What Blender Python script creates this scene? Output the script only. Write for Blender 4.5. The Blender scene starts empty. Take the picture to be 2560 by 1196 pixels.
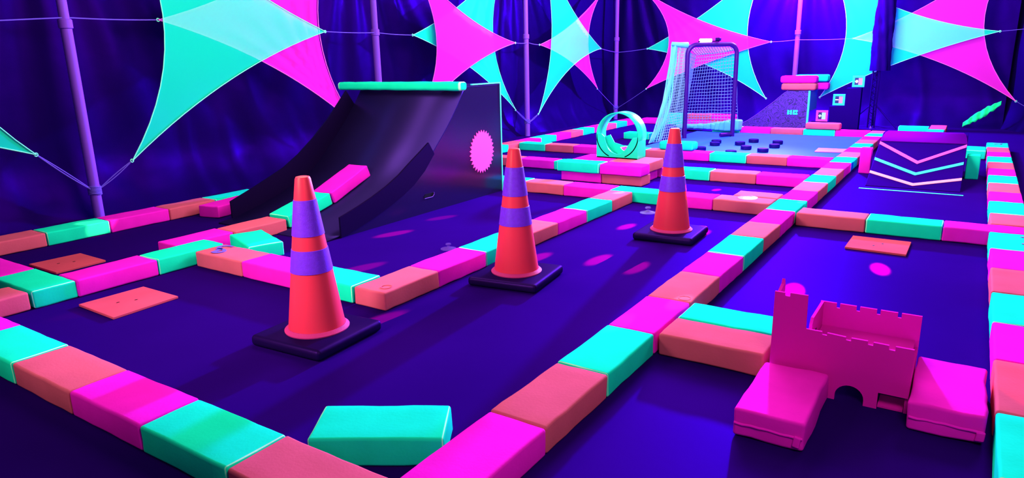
import bpy, math, random
from mathutils import Vector, Matrix, noise
random.seed(7)
S = 0.2                      # layout unit (one foam-block width) in metres
H = 0.448                    # foam block height in layout units
C = bpy.context.scene.collection
PI = math.pi

# ------------------------------------------------------------------ helpers
class MB:
    """mesh builder in layout units"""
    def __init__(s): s.v=[]; s.f=[]
    def add(s, vs, fs):
        o=len(s.v); s.v+= [tuple(p) for p in vs]; s.f+=[tuple(i+o for i in f) for f in fs]; return s
    def box(s, x0,x1,y0,y1,z0,z1):
        vs=[(x,y,z) for x in (x0,x1) for y in (y0,y1) for z in (z0,z1)]
        return s.add(vs,[(0,1,3,2),(4,6,7,5),(0,4,5,1),(2,3,7,6),(0,2,6,4),(1,5,7,3)])
    def rbox(s, cx,cy,cz, lx,ly,lz, r, n=(6,4,3), amp=0.0, seed=0, bulge=0.0):
        hx,hy,hz=lx/2,ly/2,lz/2
        def ax(h,k):
            a=[-h,-h+r*.3,-h+r*.7,-h+r]
            m=[(-h+r)+(2*h-2*r)*i/k for i in range(1,k)]
            return a+m+[-t for t in a[::-1]]
        X,Y,Z=ax(hx,n[0]),ax(hy,n[1]),ax(hz,n[2])
        idx={}; vs=[]; fs=[]
        def vid(i,j,k):
            key=(i,j,k)
            if key in idx: return idx[key]
            p=Vector((X[i],Y[j],Z[k]))
            inn=Vector((max(-hx+r,min(hx-r,p.x)),max(-hy+r,min(hy-r,p.y)),max(-hz+r,min(hz-r,p.z))))
            d=p-inn
            if d.length>1e-9:
                m=max(abs(d.x),abs(d.y),abs(d.z)); q=inn+d.normalized()*m
            else: q=p
            if bulge:
                q=Vector((q.x, q.y*(1+bulge*(1-(q.x/hx)**2)), q.z))
            if amp:
                nv=noise.noise_vector(Vector((q.x*2.1+seed*7.3,q.y*2.1+seed*3.1,q.z*2.3+seed)))
                q=q+nv*amp
            idx[key]=len(vs); vs.append((q.x+cx,q.y+cy,q.z+cz)); return idx[key]
        nx,ny,nz=len(X)-1,len(Y)-1,len(Z)-1
        for i in range(nx):
            for j in range(ny):
                fs.append((vid(i,j,0),vid(i,j+1,0),vid(i+1,j+1,0),vid(i+1,j,0)))
                fs.append((vid(i,j,nz),vid(i+1,j,nz),vid(i+1,j+1,nz),vid(i,j+1,nz)))
        for i in range(nx):
            for k in range(nz):
                fs.append((vid(i,0,k),vid(i+1,0,k),vid(i+1,0,k+1),vid(i,0,k+1)))
                fs.append((vid(i,ny,k),vid(i,ny,k+1),vid(i+1,ny,k+1),vid(i+1,ny,k)))
        for j in range(ny):
            for k in range(nz):
                fs.append((vid(0,j,k),vid(0,j,k+1),vid(0,j+1,k+1),vid(0,j+1,k)))
                fs.append((vid(nx,j,k),vid(nx,j+1,k),vid(nx,j+1,k+1),vid(nx,j,k+1)))
        return s.add(vs,fs)
    def lathe(s, prof, n=32, cx=0,cy=0):
        vs=[];fs=[]
        for (r,z) in prof:
            for i in range(n):
                a=2*PI*i/n; vs.append((cx+r*math.cos(a),cy+r*math.sin(a),z))
        for k in range(len(prof)-1):
            for i in range(n):
                j=(i+1)%n; fs.append((k*n+i,k*n+j,(k+1)*n+j,(k+1)*n+i))
        fs.append(tuple(range(n-1,-1,-1))); fs.append(tuple((len(prof)-1)*n+i for i in range(n)))
        return s.add(vs,fs)
    def tube(s, pts, r, n=8, r1=None, caps=True):
        pts=[Vector(p) for p in pts]; m=len(pts); vs=[];fs=[]
        t0=(pts[1]-pts[0]).normalized(); ref=Vector((0,0,1)) if abs(t0.z)<.9 else Vector((1,0,0))
        u=t0.cross(ref).normalized()
        for i,p in enumerate(pts):
            t=(pts[min(i+1,m-1)]-pts[max(i-1,0)]).normalized()
            u=(u-t*u.dot(t)).normalized(); w=t.cross(u)
            rr=r if r1 is None else r+(r1-r)*i/(m-1)
            for k in range(n):
                a=2*PI*k/n; vs.append(p+u*math.cos(a)*rr+w*math.sin(a)*rr)
        for i in range(m-1):
            for k in range(n):
                j=(k+1)%n; fs.append((i*n+k,i*n+j,(i+1)*n+j,(i+1)*n+k))
        if caps: fs.append(tuple(range(n-1,-1,-1))); fs.append(tuple((m-1)*n+k for k in range(n)))
        return s.add(vs,fs)
    def prism(s, poly, d):
        """poly: 3D points (planar), d: extrusion vector"""
        n=len(poly); d=Vector(d); a=[Vector(p) for p in poly]; b=[p+d for p in a]
        fs=[tuple(range(n)),tuple(range(2*n-1,n-1,-1))]
        for i in range(n): fs.append((i,i+n,(i+1)%n+n,(i+1)%n))
        return s.add(a+b,fs)
    def grid(s, fn, nu, nv):
        vs=[fn(i/nu,j/nv) for i in range(nu+1) for j in range(nv+1)]
        fs=[(i*(nv+1)+j,(i+1)*(nv+1)+j,(i+1)*(nv+1)+j+1,i*(nv+1)+j+1) for i in range(nu) for j in range(nv)]
        return s.add(vs,fs)
    def strip(s, a, b):
        n=len(a); return s.add(list(a)+list(b),[(i,i+1,n+i+1,n+i) for i in range(n-1)])

def build(name, mb, mat, parent=None, loc=(0,0,0), rot=None, smooth=False, solid=0, bevel=0, angle=40):
    me=bpy.data.meshes.new(name)
    me.from_pydata([(x*S,y*S,z*S) for x,y,z in mb.v],[],mb.f); me.validate()
    o=bpy.data.objects.new(name,me); C.objects.link(o)
    if mat: me.materials.append(mat)
    o.location=[c*S for c in loc]
    if rot: o.rotation_euler=rot
    if parent: o.parent=parent
    import bmesh
    bm=bmesh.new(); bm.from_mesh(me); bmesh.ops.recalc_face_normals(bm,faces=bm.faces); bm.to_mesh(me); bm.free()
    if solid:
        m=o.modifiers.new('thickness','SOLIDIFY'); m.thickness=solid*S; m.offset=0
    if bevel:
        m=o.modifiers.new('edge','BEVEL'); m.width=bevel*S; m.segments=2; m.limit_method='ANGLE'
    if smooth:
        for p in me.polygons: p.use_smooth=True
        if angle: me.set_sharp_from_angle(angle=math.radians(angle))
    return o
def tag(o,label,cat,group=None):
    o['label']=label; o['category']=cat
    if group: o['group']=group
    return o
def thing(name,label,cat,loc=(0,0,0),rz=0,group=None):
    o=bpy.data.objects.new(name,None); C.objects.link(o); o.location=[c*S for c in loc]; o.rotation_euler=(0,0,rz)
    o.empty_display_size=.05
    return tag(o,label,cat,group)
def struct(o): o['kind']='structure'; return o
def bez(P0,P1,P2,t): return P0*(1-t)**2+P1*2*t*(1-t)+P2*t*t

# ------------------------------------------------------------------ materials
def mat(name, col, rough=.6, spec=.3, bump=0, bscale=60, var=0.0, tint=None, metal=0, emit=None, estr=0, sheen=0, trans=0, vscale=4, bdist=.002):
    m=bpy.data.materials.new(name); m.use_nodes=True; nt=m.node_tree; b=nt.nodes['Principled BSDF']
    b.inputs['Base Color'].default_value=(*col,1); b.inputs['Roughness'].default_value=rough
    b.inputs['Specular IOR Level'].default_value=spec; b.inputs['Metallic'].default_value=metal
    if tint: b.inputs['Specular Tint'].default_value=(*tint,1)
    if emit: b.inputs['Emission Color'].default_value=(*emit,1); b.inputs['Emission Strength'].default_value=estr
    tc=nt.nodes.new('ShaderNodeTexCoord')
    if var:
        n=nt.nodes.new('ShaderNodeTexNoise'); n.inputs['Scale'].default_value=vscale; n.inputs['Detail'].default_value=4
        nt.links.new(tc.outputs['Object'],n.inputs['Vector'])
        r=nt.nodes.new('ShaderNodeMapRange'); r.inputs['From Min'].default_value=.3; r.inputs['From Max'].default_value=.7
        r.inputs['To Min'].default_value=1-var; r.inputs['To Max'].default_value=1+var
        nt.links.new(n.outputs['Fac'],r.inputs['Value'])
        mx=nt.nodes.new('ShaderNodeVectorMath'); mx.operation='SCALE'; mx.inputs[0].default_value=col
        nt.links.new(r.outputs[0],mx.inputs['Scale']); nt.links.new(mx.outputs[0],b.inputs['Base Color'])
    if bump:
        n=nt.nodes.new('ShaderNodeTexNoise'); n.inputs['Scale'].default_value=bscale; n.inputs['Detail'].default_value=5
        nt.links.new(tc.outputs['Object'],n.inputs['Vector'])
        bp=nt.nodes.new('ShaderNodeBump'); bp.inputs['Strength'].default_value=bump; bp.inputs['Distance'].default_value=bdist
        nt.links.new(n.outputs['Fac'],bp.inputs['Height']); nt.links.new(bp.outputs[0],b.inputs['Normal'])
    if trans:
        out=nt.nodes['Material Output']; t=nt.nodes.new('ShaderNodeBsdfTransparent'); mxs=nt.nodes.new('ShaderNodeMixShader')
        mxs.inputs[0].default_value=trans; nt.links.new(b.outputs[0],mxs.inputs[1]); nt.links.new(t.outputs[0],mxs.inputs[2])
        nt.links.new(mxs.outputs[0],out.inputs['Surface'])
    return m
def dark(name,col,gcol,rough,fac,bump=0,bscale=30,var=0,vscale=2,bdist=.002):
    m=mat(name,col,rough=.9,spec=0,bump=bump,bscale=bscale,var=var,vscale=vscale,bdist=bdist)
    nt=m.node_tree; b=nt.nodes['Principled BSDF']; out=nt.nodes['Material Output']
    g=nt.nodes.new('ShaderNodeBsdfGlossy'); g.inputs['Color'].default_value=(*gcol,1); g.inputs['Roughness'].default_value=rough
    if b.inputs['Normal'].links: nt.links.new(b.inputs['Normal'].links[0].from_socket,g.inputs['Normal'])
    mx=nt.nodes.new('ShaderNodeMixShader'); mx.inputs[0].default_value=fac
    nt.links.new(b.outputs[0],mx.inputs[1]); nt.links.new(g.outputs[0],mx.inputs[2]); nt.links.new(mx.outputs[0],out.inputs['Surface'])
    return m
CY=(.006,.72,.52); PK=(.87,.009,.63); OR=(.62,.074,.175)
def fabric(name,col,edge=None):
    m=mat(name,col,rough=.8,spec=.0,bump=.25,bscale=90,var=.05,vscale=9)
    nt=m.node_tree; b=nt.nodes['Principled BSDF']
    if edge:                                  # overexposure glow painted as a pale line round each end of the cover
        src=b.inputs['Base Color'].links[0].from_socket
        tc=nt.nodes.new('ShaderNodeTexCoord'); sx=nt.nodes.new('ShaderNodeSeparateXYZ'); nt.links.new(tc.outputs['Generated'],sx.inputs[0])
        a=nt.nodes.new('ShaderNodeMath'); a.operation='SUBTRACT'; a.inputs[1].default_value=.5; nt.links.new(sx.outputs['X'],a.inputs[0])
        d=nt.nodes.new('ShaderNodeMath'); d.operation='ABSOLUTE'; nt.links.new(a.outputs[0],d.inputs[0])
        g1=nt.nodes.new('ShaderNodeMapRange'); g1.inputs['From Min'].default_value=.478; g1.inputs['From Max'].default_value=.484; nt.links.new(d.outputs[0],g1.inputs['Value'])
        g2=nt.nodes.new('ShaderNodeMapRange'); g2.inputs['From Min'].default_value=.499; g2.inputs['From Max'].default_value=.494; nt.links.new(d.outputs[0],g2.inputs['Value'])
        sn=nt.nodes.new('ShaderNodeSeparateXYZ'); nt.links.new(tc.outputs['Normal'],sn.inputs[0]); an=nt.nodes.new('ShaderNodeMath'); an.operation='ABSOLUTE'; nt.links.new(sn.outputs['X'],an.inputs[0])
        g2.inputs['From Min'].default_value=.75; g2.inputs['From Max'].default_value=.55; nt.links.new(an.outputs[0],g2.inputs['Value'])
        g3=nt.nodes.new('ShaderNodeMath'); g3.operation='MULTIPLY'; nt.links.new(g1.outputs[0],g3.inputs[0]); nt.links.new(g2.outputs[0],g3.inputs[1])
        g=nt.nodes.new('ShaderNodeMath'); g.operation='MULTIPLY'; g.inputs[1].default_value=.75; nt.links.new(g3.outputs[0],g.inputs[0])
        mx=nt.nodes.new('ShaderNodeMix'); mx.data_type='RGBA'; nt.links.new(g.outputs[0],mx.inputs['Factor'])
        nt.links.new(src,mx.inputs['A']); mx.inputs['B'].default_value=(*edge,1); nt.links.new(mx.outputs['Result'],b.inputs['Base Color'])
    return m
M={}
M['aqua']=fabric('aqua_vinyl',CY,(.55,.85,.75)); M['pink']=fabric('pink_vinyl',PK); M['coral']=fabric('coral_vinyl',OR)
M['black_floor']=dark('black_floor',(.014,.0006,.104),(.12,.0,1),.5,.03,bump=.12,bscale=35,var=.10,vscale=1.3)
M['tarp']=dark('dark_tarp',(.005,.0004,.052),(.12,.0,1),.40,.03,bump=.25,bscale=4,var=.12,vscale=1,bdist=.02)
M['pole']=mat('lilac_pole',(.19,.04,.62),rough=.6,spec=.08,bump=.15,bscale=80)
M['rope']=mat('lilac_rope',(.14,.06,.6),rough=.8,spec=.1)
M['cone']=mat('cone_plastic',(.80,.022,.09),rough=.42,spec=.12,var=.05)
M['cone_band']=mat('reflective_band',(.17,.016,.88),rough=.4,spec=.15,bump=.4,bscale=260,var=.08,vscale=60)
M['cone_rim']=mat('cone_rim',(.50,.02,.20),rough=.6,spec=.05,bump=.5,bscale=200)
M['rubber']=dark('black_rubber',(.006,.001,.035),(.3,.05,1),.45,.04,bump=.2,bscale=60)
M['ramp']=dark('black_ramp_board',(.012,.005,.055),(.20,.06,.85),.38,.085,bump=.05,bscale=12,var=.1)
M['ramp_side']=dark('black_ramp_side',(.008,.003,.035),(.6,.3,1),.2,.12,bump=.03,bscale=10)
M['curb']=dark('black_curb_strip',(.004,.001,.018),(.3,.08,1),.4,.04,bump=.2,bscale=40)
M['aqua_trim_lit_edge']=mat('aqua_trim_lit_edge',(.05,.62,.70),rough=.6,spec=.2)
M['aqua_plastic']=mat('aqua_plastic',(.008,.60,.40),rough=.3,spec=.22,tint=(.5,.9,1))
M['castle']=mat('pink_board',(.72,.007,.46),rough=.8,spec=0)
M['castle_in']=mat('pink_board_inner',(.68,.007,.44),rough=.8,spec=0)
M['plate']=mat('coral_board',(.55,.05,.11),rough=.8,spec=.0,var=.1,bump=.1)
M['rink']=dark('pale_blue_rink',(.025,.085,.60),(.35,.45,1),.4,.03,var=.06)
M['puck']=dark('puck_rubber',(.006,.002,.07),(.3,.1,1),.4,.05)
M['goal']=dark('violet_steel',(.035,.003,.15),(.5,.2,1),.35,.05)
M['net']=mat('pale_net',(.20,.30,.66),rough=.8,spec=0)
M['net_blue']=mat('pale_blue_sleeve',(.10,.42,.72),rough=.8,spec=.1,bump=.6,bscale=40)
M['lamp']=mat('lamp_glow',(1,1,1),emit=(1,.8,1),estr=14)
M['kicker']=dark('black_kicker_board',(.010,.0005,.115),(.2,.0,1),.5,.04)
M['kicker_top']=mat('violet_kicker_flap',(.15,.001,.42),rough=.7,spec=0)
M['t_pink']=mat('pink_tape',(1,.05,.55),rough=.7,spec=.1); M['t_aqua']=mat('aqua_tape',(.03,.62,.85),rough=.7,spec=.1); M['t_coral']=mat('coral_tape',(1,.22,.42),rough=.7,spec=.1)
M['mark']=mat('blue_glitter_mark',(.16,.06,.80),rough=.5,spec=.4,bump=.8,bscale=200)
M['clear']=mat('clear_suction_cup',(.22,.06,.55),rough=.3,spec=.2,trans=.8)
M['sign_dark']=mat('sign_dark_inset',(.012,.01,.16),rough=.5); M['sign_light']=mat('sign_light_inset',(.55,.22,.75),rough=.5); M['sign_mint']=mat('sign_mint_inset',(.35,.8,.7),rough=.5)
M['white']=mat('white_print',(.75,.75,.9),rough=.6)
M['black_cloth']=dark('black_cloth',(.006,.0005,.11),(.2,.0,1),.5,.03,bump=.4,bscale=20)
M['green_reflection']=mat('green_reflection',(.01,.85,.26),rough=.8,spec=.05,var=.35,vscale=14)
M['seam']=mat('aqua_seam',(.35,.85,.75),rough=.7)
M['hem_pale']=mat('pale_hem',(.22,.85,.66),rough=.7,spec=.0)
M['hem_pink']=mat('pink_hem',(1,.12,.68),rough=.7,spec=.0)
M['hole']=mat('hole_dark',(.003,.001,.012),rough=.8,spec=.05)
def sailmat(name,col,t):
    m=mat(name,col,rough=.85,spec=0,bump=.1,bscale=200)
    nt=m.node_tree; out=nt.nodes['Material Output']; b=nt.nodes['Principled BSDF']
    tl=nt.nodes.new('ShaderNodeBsdfTranslucent'); tl.inputs['Color'].default_value=(*col,1)
    m1=nt.nodes.new('ShaderNodeMixShader'); m1.inputs[0].default_value=.3
    nt.links.new(b.outputs[0],m1.inputs[1]); nt.links.new(tl.outputs[0],m1.inputs[2])
    tr=nt.nodes.new('ShaderNodeBsdfTransparent'); m2=nt.nodes.new('ShaderNodeMixShader'); m2.inputs[0].default_value=t
    nt.links.new(m1.outputs[0],m2.inputs[1]); nt.links.new(tr.outputs[0],m2.inputs[2]); nt.links.new(m2.outputs[0],out.inputs['Surface'])
    return m
M['sail_aqua']=sailmat('aqua_sail_cloth',(.01,1,.70),.34); M['sail_pink']=sailmat('pink_sail_cloth',(1,.02,.74),.07)
def doodle():
    m=mat('violet_doodle_board',(.085,.008,.38),rough=.5,spec=.3); nt=m.node_tree; b=nt.nodes['Principled BSDF']
    tc=nt.nodes.new('ShaderNodeTexCoord'); n=nt.nodes.new('ShaderNodeTexNoise'); n.inputs['Scale'].default_value=7; n.inputs['Detail'].default_value=2; n.inputs['Distortion'].default_value=1.4
    nt.links.new(tc.outputs['Object'],n.inputs['Vector'])
    w=nt.nodes.new('ShaderNodeMath'); w.operation='MULTIPLY'; w.inputs[1].default_value=9; nt.links.new(n.outputs['Fac'],w.inputs[0])
    f=nt.nodes.new('ShaderNodeMath'); f.operation='FRACT'; nt.links.new(w.outputs[0],f.inputs[0])
    g=nt.nodes.new('ShaderNodeMath'); g.operation='LESS_THAN'; g.inputs[1].default_value=.3; nt.links.new(f.outputs[0],g.inputs[0])
    mx=nt.nodes.new('ShaderNodeMix'); mx.data_type='RGBA'; mx.inputs['A'].default_value=(.085,.008,.38,1); mx.inputs['B'].default_value=(.018,.002,.13,1)
    nt.links.new(g.outputs[0],mx.inputs['Factor']); nt.links.new(mx.outputs['Result'],b.inputs['Base Color'])
    return m
M['doodle']=doodle()

# ------------------------------------------------------------------ setting
fl=MB(); fl.grid(lambda u,v:(-14+74*u,-16+42*v,0),24,16)
struct(build('floor',fl,M['black_floor']))
def drape(name,p0,p1,poles,seed,flare=1.0,top=15.0,n=150,inward=(0,-1)):
    """tent tarp hanging from p0 to p1, gathered into folds that fan out below each pole top"""
    p0=Vector((*p0,0)); p1=Vector((*p1,0)); iv=Vector((*inward,0)); L=(p1-p0).length
    mb=MB(); nz=46
    def fn(u,v):
        z=top*v; x=u*L; d=0
        for q in poles:
            e=x-q; sp=max(.35,(top+1-z)*.32)
            d+=math.exp(-(e/sp/2.2)**2)*.16*math.sin(e/sp*9+seed)*(.25+.75*v)
        d+=.22*noise.noise(Vector((x*.16+seed*5,z*.13,seed)))+.05*noise.noise(Vector((x*.45+z*.25,z*.22,seed+3)))
        cr=1-abs(noise.noise(Vector((x*.42+seed*3+.12*z,z*.07,seed+31)))); d+=.16*max(0,cr-.86)/.14*(.4+.6*noise.noise(Vector((x*.3,z*.25,seed+40))))
        if z<2.4:
            k=(2.4-z)/2.4; d+=flare*k*k+.12*k*noise.noise(Vector((x*.9,z*1.6,seed+20)))
        p=p0+(p1-p0)*u+iv*d
        return (p.x,p.y,z)
    mb.grid(fn,n,nz)
    return struct(build(name,mb,M['tarp'],smooth=True,angle=0))
drape('wall_left',(-14,23.6),(56.5,23.6),(21.3,36.9,52.5),1.0,n=320)
drape('wall_back',(56.1,24),(56.1,-7.4),(1.8,17.3),2.0,inward=(-1,0),n=170)
drape('wall_right',(58.2,-6.6),(38,-18.6),(3,),3.0,inward=(-.51,.86),n=120)

# ------------------------------------------------------------------ foam blocks
ORD=['first','second','third','fourth','fifth','sixth','seventh','eighth','ninth','tenth','eleventh','twelfth']
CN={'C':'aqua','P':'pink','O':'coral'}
def block(col,cx,cy,ang,length,label,group,z0=0,w=1.0,h=H,tilt=0,r=.048,amp=.015,name='foam_block'):
    seed=random.uniform(0,99)
    mb=MB().rbox(0,0,h/2,length-.012,w-.012,h-.004,r,n=(7,4,2),amp=amp,seed=seed)
    zmin=min(v[2] for v in mb.v); mb.v=[(x,y,z-zmin+.002) for x,y,z in mb.v]
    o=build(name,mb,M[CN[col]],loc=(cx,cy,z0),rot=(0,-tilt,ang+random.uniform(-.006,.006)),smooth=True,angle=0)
    return tag(o,label,'foam block',group)
BL={}
def wall(key,axis,lo,joints,cols,where,group,z0=0,w=1.0,order=None):
    """joints ascending; cols matching; ordinal per colour counted along 'order'"""
    n=len(cols); cnt={}; tot={}
    for c in cols: tot[c]=tot.get(c,0)+1
    seq=range(n) if order!='rev' else range(n-1,-1,-1)
    for i in seq:
        c=cols[i]; cnt[c]=cnt.get(c,0)+1
        nm=CN[c]
        lab=f"{nm} foam block, {ORD[cnt[c]-1]} {nm} one {where}" if tot[c]>1 else f"the only {nm} foam block {where}"
        a,b=joints[i],joints[i+1]; mid=(a+b)/2
        if axis=='x': o=block(c,mid,lo+w/2,0,b-a,lab,group,z0,w)
        else: o=block(c,lo+w/2,mid,PI/2,b-a,lab,group,z0,w)
        BL[key,i]=o
XM=[0.02,2.0686,4.097,6.1245,8.1232,10.235,12.2401,14.3354,16.3248,18.4029,20.3993,22.3893,24.5012,26.4885,28.55,30.607,32.668,34.75,36.85,38.9,40.95,42.95,44.75,46.6]
wall('M','x',-1.0,XM,'POCPOPCOPCPOCOPCOPCOPCO','from the front in the long central wall','long central wall of blocks')
wall('F','y',-1.0,[0.05,2.08,4.19,6.30,8.42,10.49,12.6],'OCPOCP'[:6],'from left in the row along the bottom-left','front left row of blocks',order='rev')
wall('A','x',19.07,[2.1,4.18,6.2,8.38,10.32,12.5],'OCPOC','from the left in the row along the left tarp','row of blocks along the left tarp')
wall('B','x',12.66,[2.11,4.22,6.27],'PC','in the row passing between the two coral plates','row between the coral plates')
wall('C','y',5.25,[6.24,8.36,10.46,12.55],'CPO','in the short wall behind the nearest cone','short wall behind the nearest cone')
wall('D','x',5.2,[5.27,7.25,9.3,11.3,13.32,15.34,17.37,19.2],'OPCOPCO','from the front in the row behind the middle cone','wall behind the middle cone')
wall('I','y',19.27,[0.03,2.07,4.14,6.23,8.37,10.32,12.3],'OPCPOC'.replace('OPCPOC','OPCPOC'),'from the left in the row just behind the cones','cross row behind the cones',order='rev')
wall('J','y',25.33,[0.03,2.08,4.13,6.2,8.25],'POCP','from left in the row right of the loop\'s stack','cross row by the stack',order='rev')
wall('H','y',25.2,[10.3,12.25,14.4,16.5],'CPO','in the row just left of the stacked blocks','row left of the stack')
wall('K','y',31.25,[0.03,2.07,4.1,6.07,8.2,9.75,11.6,12.45,14.4,16.36,18.3],'POCPOCOPOC','from left along the rink\'s near edge','near edge row of the rink',order='rev')
wall('P','y',45.65,[0.03,2.1,4.15,6.33,8.45,10.5],'PCOPC','from left along the rink\'s far edge','far edge row of the rink',order='rev')
wall('A2','x',18.35,[28.2,30.2,32.2,34.15,36.2,38.3,40.15,42.0,43.9,45.9,48.0,50.0],'COPCPOCPOCP','from the front along the far left tarp','far row along the left tarp')
wall('R','y',50.6,[10.3,12.2,14.2,16.2,18.2],'OPCP','in the lower far row seen through the goal net','far row behind the goal')
wall('R2','y',50.65,[10.4,12.2,14.2,16.1],'POC','in the upper far row seen through the goal net','upper far row behind the goal',z0=H+.012)
wall('Q','y',18.22,[-7.3,-5.21,-3.13,-1.05],'PCO','in the cross wall in front of the chevron ramp','cross wall before the chevron ramp')
wall('N','x',-7.35,[1.8,3.92,5.88,7.98,10.0,12.06,14.14,16.15,18.18],'PCOPCOPC','from the front in the near right boundary','near half of the right boundary')
wall('N2','x',-7.38,[19.3,21.05,23.27,25.26,27.32,29.36,31.47,33.52,35.66,37.63,39.6,41.95],'OCPOCPOCPOC','from the front in the far right boundary','far half of the right boundary')
def one(col,*a,**k): return block(col,*a,**k)
one('C',1.61,13.77,PI/2,2.16,'aqua foam block turned across the row at the far left edge','blocks at the left corner')
one('P',1.61,15.95,PI/2,2.1,'pink foam block behind the aqua one at the far left edge','blocks at the left corner')
one('O',.03,13.2,0,2.04,'coral foam block touching the aqua corner block at the left edge','blocks at the left corner')
one('P',6.34,14.18,0,1.98,'pink foam block lying behind the row between the coral plates','row climbing the quarter pipe')
one('O',8.34,14.12,0,2.02,'coral foam block leading up to the black quarter pipe','row climbing the quarter pipe')
RC=one('C',10.47,14.1,0,2.04,'aqua foam block lying on the foot of the black quarter pipe','row climbing the quarter pipe',z0=.335,tilt=.235)
RP=one('P',12.50,14.08,.0,2.06,'pink foam block lying up the curve of the black quarter pipe','row climbing the quarter pipe',z0=.965,tilt=.375)
one('C',7.16,12.36,math.radians(70),2.03,'aqua foam block lying askew beside the coral block with the blue squiggle','loose blocks on the track',w=1.02)
one('P',10.4,18.40,math.radians(11),2.05,'pink foam block askew beside the left curb of the quarter pipe','loose blocks on the track')
one('C',.985,1.17,math.radians(-58.2),1.96,'loose aqua foam block lying askew in the bottom corner of the track','loose blocks on the track')
one('O',20.86,.84,PI/2,1.62,'short coral foam block tucked behind the coral block with the clear suction ring','loose blocks on the track')
# stack with the loop
one('P',23.14,9.33,PI/2,2.1,'pink foam block at the bottom left of the stack under the loop','stack of blocks under the loop')
one('O',23.14,7.27,PI/2,1.98,'coral foam block at the bottom right of the stack under the loop','stack of blocks under the loop')
one('C',22.92,9.38,PI/2,2.18,'aqua foam block on top of the stack in front of the loop','stack of blocks under the loop',z0=H+.012)
one('P',22.92,7.25,PI/2,2.02,'bulging pink foam block on top of the stack, right of the aqua one','stack of blocks under the loop',z0=H+.012)
for k,(c,y,l) in enumerate((('P',9.3,'pink foam block carrying the left half of the green loop'),('O',7.35,'salmon coral foam block carrying the right half of the green loop'))):
    one(c,24.45,y,0,1.98,l,'stack of blocks under the loop',z0=H+.012,w=1.9 if k==0 else 1.95)
for k,y in enumerate((9.3,7.35)):
    one('P' if k else 'O',24.42,y,0,1.5,('pink' if k else 'coral')+' foam block hidden low in the stack under the '+('right' if k else 'left')+' half of the loop','stack of blocks under the loop',w=1.6)
# castle row
one('O',6.67,-2.03,PI/2,1.96,'coral foam block left of the pink castle, in front of the aqua one','blocks around the pink castle')
one('C',7.69,-2.03,PI/2,1.96,'aqua foam block left of the pink castle, behind the coral one','blocks around the pink castle')
PL=one('P',4.98,-3.6,0,1.93,'pink foam block ramp in front of the castle tower, left of the arch','blocks around the pink castle',w=1.03,amp=.03)
PR=one('P',6.5,-5.76,0,1.95,'pink foam block right of the castle, against the right boundary','blocks around the pink castle',w=1.0,amp=.03)
# blocks round the rink
one('C',32.05,8.1,PI/2,1.98,'plump aqua foam block lying on the rink row left of the pucks','blocks round the rink',z0=H+.012,w=.95,r=.12)
one('C',39.9,13.85,PI/2,1.9,'aqua foam block beyond the loop, lying beside the goal net','blocks round the rink')
one('O',46.15,2.95,PI/2,2.2,'coral foam block lying on top of the aqua block at the rink\'s far edge','blocks round the rink',z0=H+.012,w=.9,r=.12)
one('P',46.15,-2.0,PI/2,1.9,'pink foam block behind the chevron ramp top','blocks round the rink')
one('C',47.5,-3.62,0,2.7,'aqua foam block nearer end of the small corner row at back right','small corner row at back right')
one('O',50.4,-3.66,0,3.0,'coral foam block in the middle of the small corner row at back right','small corner row at back right')
one('C',50.4,-2.2,PI/2,1.85,'aqua foam block at the left end of the small corner row, back right','small corner row at back right')
# beside the chevron ramp
one('C',38.75,-5.85,0,2.0,'aqua foam block right of the chevron ramp top, beside the boundary','blocks beside the chevron ramp')
ST=one('C',30.95,-5.82,PI/2,.52,'aqua foam block standing on end right of the chevron ramp','blocks beside the chevron ramp',h=1.08,w=.5)
SP=one('P',30.75,-1.58,PI/2,.5,'pink foam block standing on end left of the chevron ramp','blocks beside the chevron ramp',h=1.2,w=.55)
# pads on the far quarter pipe
for c,x,y,z,l,L in (('O',51.4,5.75,2.83,'salmon coral foam pad, lower front one on the far patterned ramp',2.5),('P',51.4,5.8,3.36,'pink foam pad, upper front one on the far patterned ramp',2.6),('P',52.6,5.0,2.83,'pink foam pad, lower rear one on the far patterned ramp',2.3),('C',52.6,5.1,3.4,'aqua foam pad, upper rear one on the far patterned ramp',2.4)):
    one(c,x,y,PI/2,L,l,'pads on the far ramp',z0=z+(.03 if z>3 else .01),w=1.05,h=.53,r=.16)

# details carried by single blocks
def stroke(o,pts,wd,z,mt,name='painted_mark'):
    """flat painted stroke on a block's top, pts in the block's local frame"""
    a=[];b=[]
    P=[Vector((x,y,0)) for x,y in pts]
    for i,p in enumerate(P):
        t=(P[min(i+1,len(P)-1)]-P[max(i-1,0)]).normalized(); nrm=Vector((-t.y,t.x,0))*wd*(.6+.5*math.sin(PI*(i+.5)/len(P)))
        a.append((p.x+nrm.x,p.y+nrm.y,z)); b.append((p.x-nrm.x,p.y-nrm.y,z))
    return build(name,MB().strip(a,b),mt,parent=o,solid=.012)
def arc(cx,cy,rx,ry,a0,a1,n=14): return [(cx+rx*math.cos(math.radians(a0+(a1-a0)*i/n)),cy+ry*math.sin(math.radians(a0+(a1-a0)*i/n))) for i in range(n+1)]
o=BL['C',2]; s=stroke(o,arc(.52,.14,.26,.17,-40,-260)+arc(.56,-.2,.27,.17,90,-100),.055,H+.02,M['mark']); s['label']='blue glitter squiggle painted on the block'
o=BL['N',7]; s=stroke(o,arc(.2,-.3,.42,.2,20,-200),.06,H+.02,M['mark']); s['label']='blue curved stroke painted on the block'
o=BL['N2',10]; s=stroke(o,[(.3,.15),(.5,0),(.3,-.12),(.6,-.2)],.05,H+.02,M['mark'])
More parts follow.
